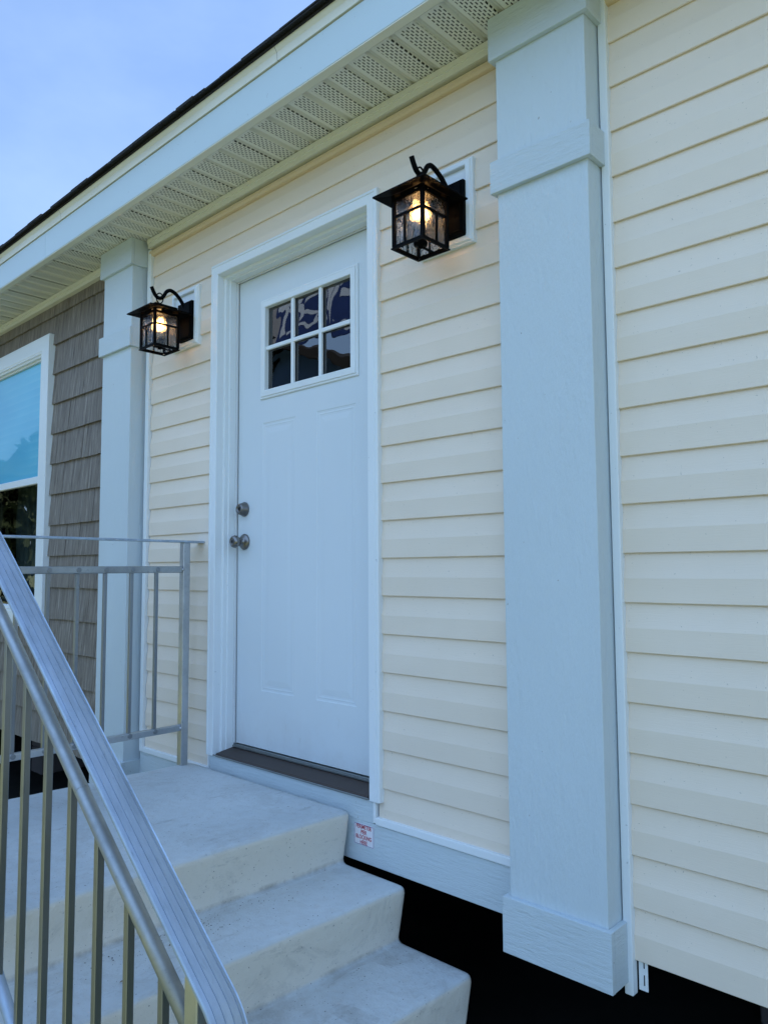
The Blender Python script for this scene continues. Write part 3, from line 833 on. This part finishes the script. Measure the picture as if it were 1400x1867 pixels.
# ------------------------------------------------------------------ railings
CAPW = .0285
capprof = [(-CAPW, -.0065), (-CAPW, -.002), (-CAPW+.0018, .0012), (-CAPW+.0035, .0), (-.0195, .0022), (-.0190, .0008), (-.0183, .0022), (-.0065, .003), (-.006, .0016), (-.0053, .003), (.0065, .003), (.0070, .0016), (.0077, .003), (.0190, .0022), (.0196, .0008), (.0203, .002), (CAPW-.002, .0008), (CAPW, -.002), (CAPW, -.0065)]
RY = -1.2
def capz(x): return .7386-.736*x
root = thing('stair_railing', 'bare aluminium stair railing with a wide ribbed cap sloping down beside the steps', 'railing', (-.45, RY, .1))
def rl(mb, nm, mat, parent):
    o = mb.build(nm, mat); o.parent = parent; o.matrix_parent_inverse = Matrix.Translation(-parent.location); return o
path = [(-1.40, RY, 1.106), (-1.0, RY, 1.106), (-.56, RY, 1.106), (-.525, RY, 1.1035), (-.50, RY, 1.095), (-.475, RY, 1.083), (-.45, RY, capz(-.45))]
path += [(x, RY, capz(x)) for x in (-.2, .0, .2, .4, .50)]
bx, bz, th0, rad = .50, capz(.50), math.atan(.736), .11
for k in range(1, 9):
    a = th0+(R(84)-th0)*k/8
    bx += rad*(math.sin(a)-math.sin(th0+(R(84)-th0)*(k-1)/8)); bz -= rad*(math.cos(th0+(R(84)-th0)*(k-1)/8)-math.cos(a))
    path.append((bx, RY, bz))
path.append((bx+.01, RY, bz-.10))
b = MB(); b.tube(path, 1, 0, True, False, Vector((0, 0, 1)), capprof)
rl(b, 'cap_rail', M['alu_cap'], root)
dt = .122
b = MB(); tp = [(-1.36, RY, .982), (-.52, RY, .982)] + [(x, RY, capz(x)-dt) for x in (-.49, -.45, -.2, .0, .2, .436)]
b.tube(tp, .0135, 16); 
b.tube([(.058, RY, capz(.058)-dt), (.060, RY, capz(.060)-dt)], .0138, 16)
rl(b, 'upper_rail', M['alu_tube'], root)
b = MB(); bo = .090+.0
def botz(x): return .022+bo-.736*(x+.303)
b.tube([(-1.36, RY, .318), (-.56, RY, .318)] + [(x, RY, botz(x)-.008) for x in (-.53, -.2, .2, .44)], .0135, 12)
rl(b, 'lower_rail', M['alu_cap'], root)
def baluster(mb, x, y, z0, z1, w=.0070, weld=True, ax='y'):
    mb.box(x-w, x+w, y-w, y+w, z0, z1, .0012)
    if weld:
        for z in (z0, z1): mb.lathe([(.001, -.004), (.0075, -.003), (.009, .0), (.0075, .0035), (.001, .005)], (x, y, z), 'z', 10)
def dupb(o, d):
    c = o.copy(); COL.objects.link(c); c.location = Vector(o.location)+Vector(d); return c
xsb = [.352-.1103*k for k in range(0, 17)]
for i, x in enumerate(xsb):
    z1 = capz(x)-dt-.012 if x > -.5 else .97
    z0 = botz(x)-.004 if x > -.54 else .325
    b = MB(); baluster(b, x, RY, z0, z1); rl(b, 'baluster', M['alu_bal'], root)
for x, z0, z1 in ((.452, -.367, capz(.452)-.022), (-.535, .158, 1.098), (-1.385, .158, 1.102)):
    b = MB(); b.box(x-.0165, x+.0165, RY-.0165, RY+.0165, z0, z1, .002); rl(b, 'post', M['alu'], root)
LXR = -1.402
root = thing('landing_railing', 'level aluminium railing along the far side of the landing', 'railing', (LXR, -.6, .16))
b = MB(); b.tube([(LXR, .002, 1.103), (LXR, -.6, 1.106), (LXR, -1.165, 1.106)], 1, 0, True, False, Vector((0, 0, 1)), capprof); rl(b, 'cap_rail', M['alu_cap'], root)
b = MB(); b.box(LXR-.0135, LXR+.0135, -1.183, -.0935, .968, .996, .004, 2); rl(b, 'upper_rail', M['alu_tube'], root)
b = MB(); b.box(LXR-.0125, LXR+.0125, -1.183, -.0935, .306, .331, .003, 2); rl(b, 'lower_rail', M['alu'], root)
b = MB(); b.box(LXR-.0165, LXR+.0165, -.0935, -.0605, .157, 1.097, .002)
for z in (.318, .982): b.lathe([(.001, -.006), (.007, -.004), (.0085, 0), (.006, .005), (.001, .006)], (LXR+.012, -.094, z), 'z', 10)
rl(b, 'post', M['alu'], root)
for k in range(9):
    y = -.212-.1117*k
    if y < -1.17: break
    b = MB(); baluster(b, LXR, y, .329, .970, .0070)
    for z in (.3215, .982): b.lathe([(.0075, -.0035), (.0095, -.0035), (.0095, .0035), (.0075, .0035)], (LXR+.0128, y, z), 'x', 10)
    rl(b, 'baluster', M['alu_bal'], root)

# ------------------------------------------------------------------ sticker on the skirt board
stk = thing('warning_sticker', 'small white sticker with red lettering on the skirt board by the landing corner', 'sticker', (-.394, -.0085, .088))
x0, x1, z0, z1 = -.440, -.3475, .0535, .1235
b = MB(); b.box(x0+.394, x1+.394, 0, .0008, z0-.088, z1-.088); b.build('sticker_sheet', M['paper'], stk)
b = MB(); w = .0011
for a in ((x0+.0015, x1-.0015, z0+.0015, z0+.0015+w), (x0+.0015, x1-.0015, z1-.0015-w, z1-.0015), (x0+.0015, x0+.0015+w, z0+.003, z1-.003), (x1-.0015-w, x1-.0015, z0+.003, z1-.003)):
    b.box(a[0]+.394, a[1]+.394, -.0004, -.0001, a[2]-.088, a[3]-.088)
b.build('sticker_border', M['blue_ink'], stk)
def lettering(txt, size, cx, cz, sx, parent, mat, name='lettering', y=-.0006, bold=.00012):
    cu = bpy.data.curves.new('t', 'FONT'); cu.body = txt; cu.size = size; cu.align_x = 'CENTER'; cu.align_y = 'CENTER'; cu.offset = bold; cu.extrude = .00015
    to = bpy.data.objects.new('t', cu); COL.objects.link(to); bpy.context.view_layer.update()
    me = bpy.data.meshes.new_from_object(to.evaluated_get(bpy.context.evaluated_depsgraph_get()))
    bpy.data.objects.remove(to); bpy.data.curves.remove(cu)
    me.transform(Matrix.Scale(sx, 4, Vector((1, 0, 0)))); me.transform(Matrix.Rotation(R(90), 4, 'X')); me.transform(Matrix.Translation((cx, y, cz)))
    me.materials.clear(); me.materials.append(mat)
    o = bpy.data.objects.new(name, me); COL.objects.link(o); o.parent = parent; return o
for i, (wd, sz) in enumerate((('PERIMETER', .0185), ('PIER', .0185), ('BLOCKING', .0185), ('HERE', .0185))):
    lettering(wd, sz, -.0005, .0255-.0168*i, .80, stk, M['red'])

# ------------------------------------------------------------------ what stands in front of the home (seen in the glass)
def m_cloth():
    return m_plain('navy_cloth', (.018, .05, .20), .7, .3)
ban = thing('sales_banner', 'navy and pale banner strung between two poles out on the lawn', 'banner', (-4.45, -3.0, -.62))
b = MB(); b.box(-1.5, -.35, -.01, .01, 3.95, 5.0); b.build('pale_cloth', m_plain('pale_cloth', (.34, .36, .40), .8, .2), ban)
b = MB(); b.box(-.349, 1.4, -.01, .01, 3.95, 5.0); b.build('navy_cloth', m_cloth(), ban)
b = MB()
def ringshape(cx, cz, r0, r1, a0=0, a1=2*math.pi, n=22):
    cz = 4.0+(cz-3.55)*.72
    for i in range(n):
        a, c = a0+(a1-a0)*i/n, a0+(a1-a0)*(i+1)/n
        b.poly([(cx+r0*math.cos(a), .0115, cz+r0*math.sin(a)), (cx+r1*math.cos(a), .0115, cz+r1*math.sin(a)), (cx+r1*math.cos(c), .0115, cz+r1*math.sin(c)), (cx+r0*math.cos(c), .0115, cz+r0*math.sin(c))])
ringshape(-.15, 4.30, .06, .13); ringshape(.18, 4.38, .0, .10, 0, math.pi); ringshape(-.10, 3.95, .05, .14, -1.2, 2.6); ringshape(.22, 3.80, .03, .09)
ringshape(.75, 4.2, .12, .20, .4, 3.4); ringshape(.95, 3.75, .08, .17, -2.5, 1.0)
for (xa, xb, za, zb, s_) in ((-.30, -.22, 3.6, 4.5, .05), (.36, .44, 3.9, 4.5, -.06), (.0, .4, 4.42, 4.5, .04), (.8, 1.2, 4.38, 4.46, .09), (1.22, 1.3, 3.6, 4.3, .05), (.02, .34, 4.10, 4.17, .05), (.02, .30, 3.93, 4.0, -.04), (-.2, .36, 3.62, 3.68, .06), (.45, .52, 3.6, 4.5, .1), (.6, 1.3, 3.98, 4.06, -.1), (.62, .70, 4.2, 4.6, .2), (.55, 1.35, 3.56, 3.66, .05)):
    za, zb = 4.0+(za-3.55)*.72, 4.0+(zb-3.55)*.72
    b.poly([(xa, .0117, za), (xb, .0117, za+s_), (xb, .0117, zb+s_), (xa, .0117, zb)])
b.build('pale_shapes', m_plain('pale_print', (.58, .68, .80), .7, .1), ban)
b = MB(); b.lathe([(.001, 0), (.03, 0), (.03, 5.1), (.001, 5.1)], (-1.56, 0, 0), 'z', 12); b.build('pole', M['alu'], ban)
b = MB(); b.lathe([(.001, 0), (.03, 0), (.03, 5.1), (.001, 5.1)], (1.46, 0, 0), 'z', 12); b.build('pole', M['alu'], ban)

nb = thing('neighbour_house', 'blue grey home with a dark gable roof across the lawn', 'house', (-7.5, -5.4, -.28))
b = MB(); b.prism([(-3.4, 0, .0), (3.4, 0, 0), (3.4, 0, 3.2), (0, 0, 4.6), (-3.4, 0, 3.2)], (0, -9, 0)); b.build('wall', m_plain('blue_grey_siding', (.12, .22, .42), .6), nb)
b = MB()
for s_ in (-1, 1):
    b.prism([(s_*3.8, .4, 3.02), (s_*3.8, .4, 3.18), (0, .4, 4.80), (0, .4, 4.64)], (0, -9.8, 0))
b.build('roof', M['shingle'], nb)
for xo in (-1.4, .6):
    b = MB(); b.box(xo, xo+.9, .004, .05, 1.3, 2.6); w_ = b.build('window', M['vinyl'], nb)
    b = MB(); b.box(xo+.08, xo+.82, .052, .06, 1.38, 2.52); b.build('pane', M['keyway'], w_)
# woods beyond the lawn
def woods():
    b = MB(); rnd = random.Random(9)
    for i in range(14000):
        a = rnd.uniform(R(172), R(292)); h = rnd.random()**.7; top = 9+2.2*math.sin(a*9)+1.3*math.sin(a*23+1)
        d = 44+rnd.uniform(-3, 3); c = Vector((math.cos(a)*d, math.sin(a)*d, -.6+h*top)); s_ = rnd.uniform(.5, 1.3)
        q = [Vector((rnd.uniform(-1, 1), rnd.uniform(-1, 1), rnd.uniform(-1, 1)))*s_ for _ in range(3)]
        b.poly([c+v for v in q])
    return b
tag(woods().build('woods', m_plain('leaf_green', (.045, .065, .022), .8, .4)), 'wooded edge beyond the lawn', 'woods', kind='stuff')

# piers under the home
for i, (x, y) in enumerate(((-4.75, .9), (-2.3, 1.0), (.6, 1.25), (2.2, 1.3))):
    pr = thing('support_pier', ['dark block pier under the shake wall, farthest from the steps', 'dark block pier under the slim far pilaster', 'dark block pier under the large near pilaster', 'dark block pier under the siding right of the large pilaster'][i], 'pier', (x, y, -.616), 0, 'block piers under the home')
    b = MB()
    for k in range(3): b.box(-.10, .10, -.2, .2, k*.2+.002, k*.2+.198, .006)
    b.build('block', m_plain('dusty_block', (.10, .085, .08), .9), pr)
bpy.context.view_layer.update()
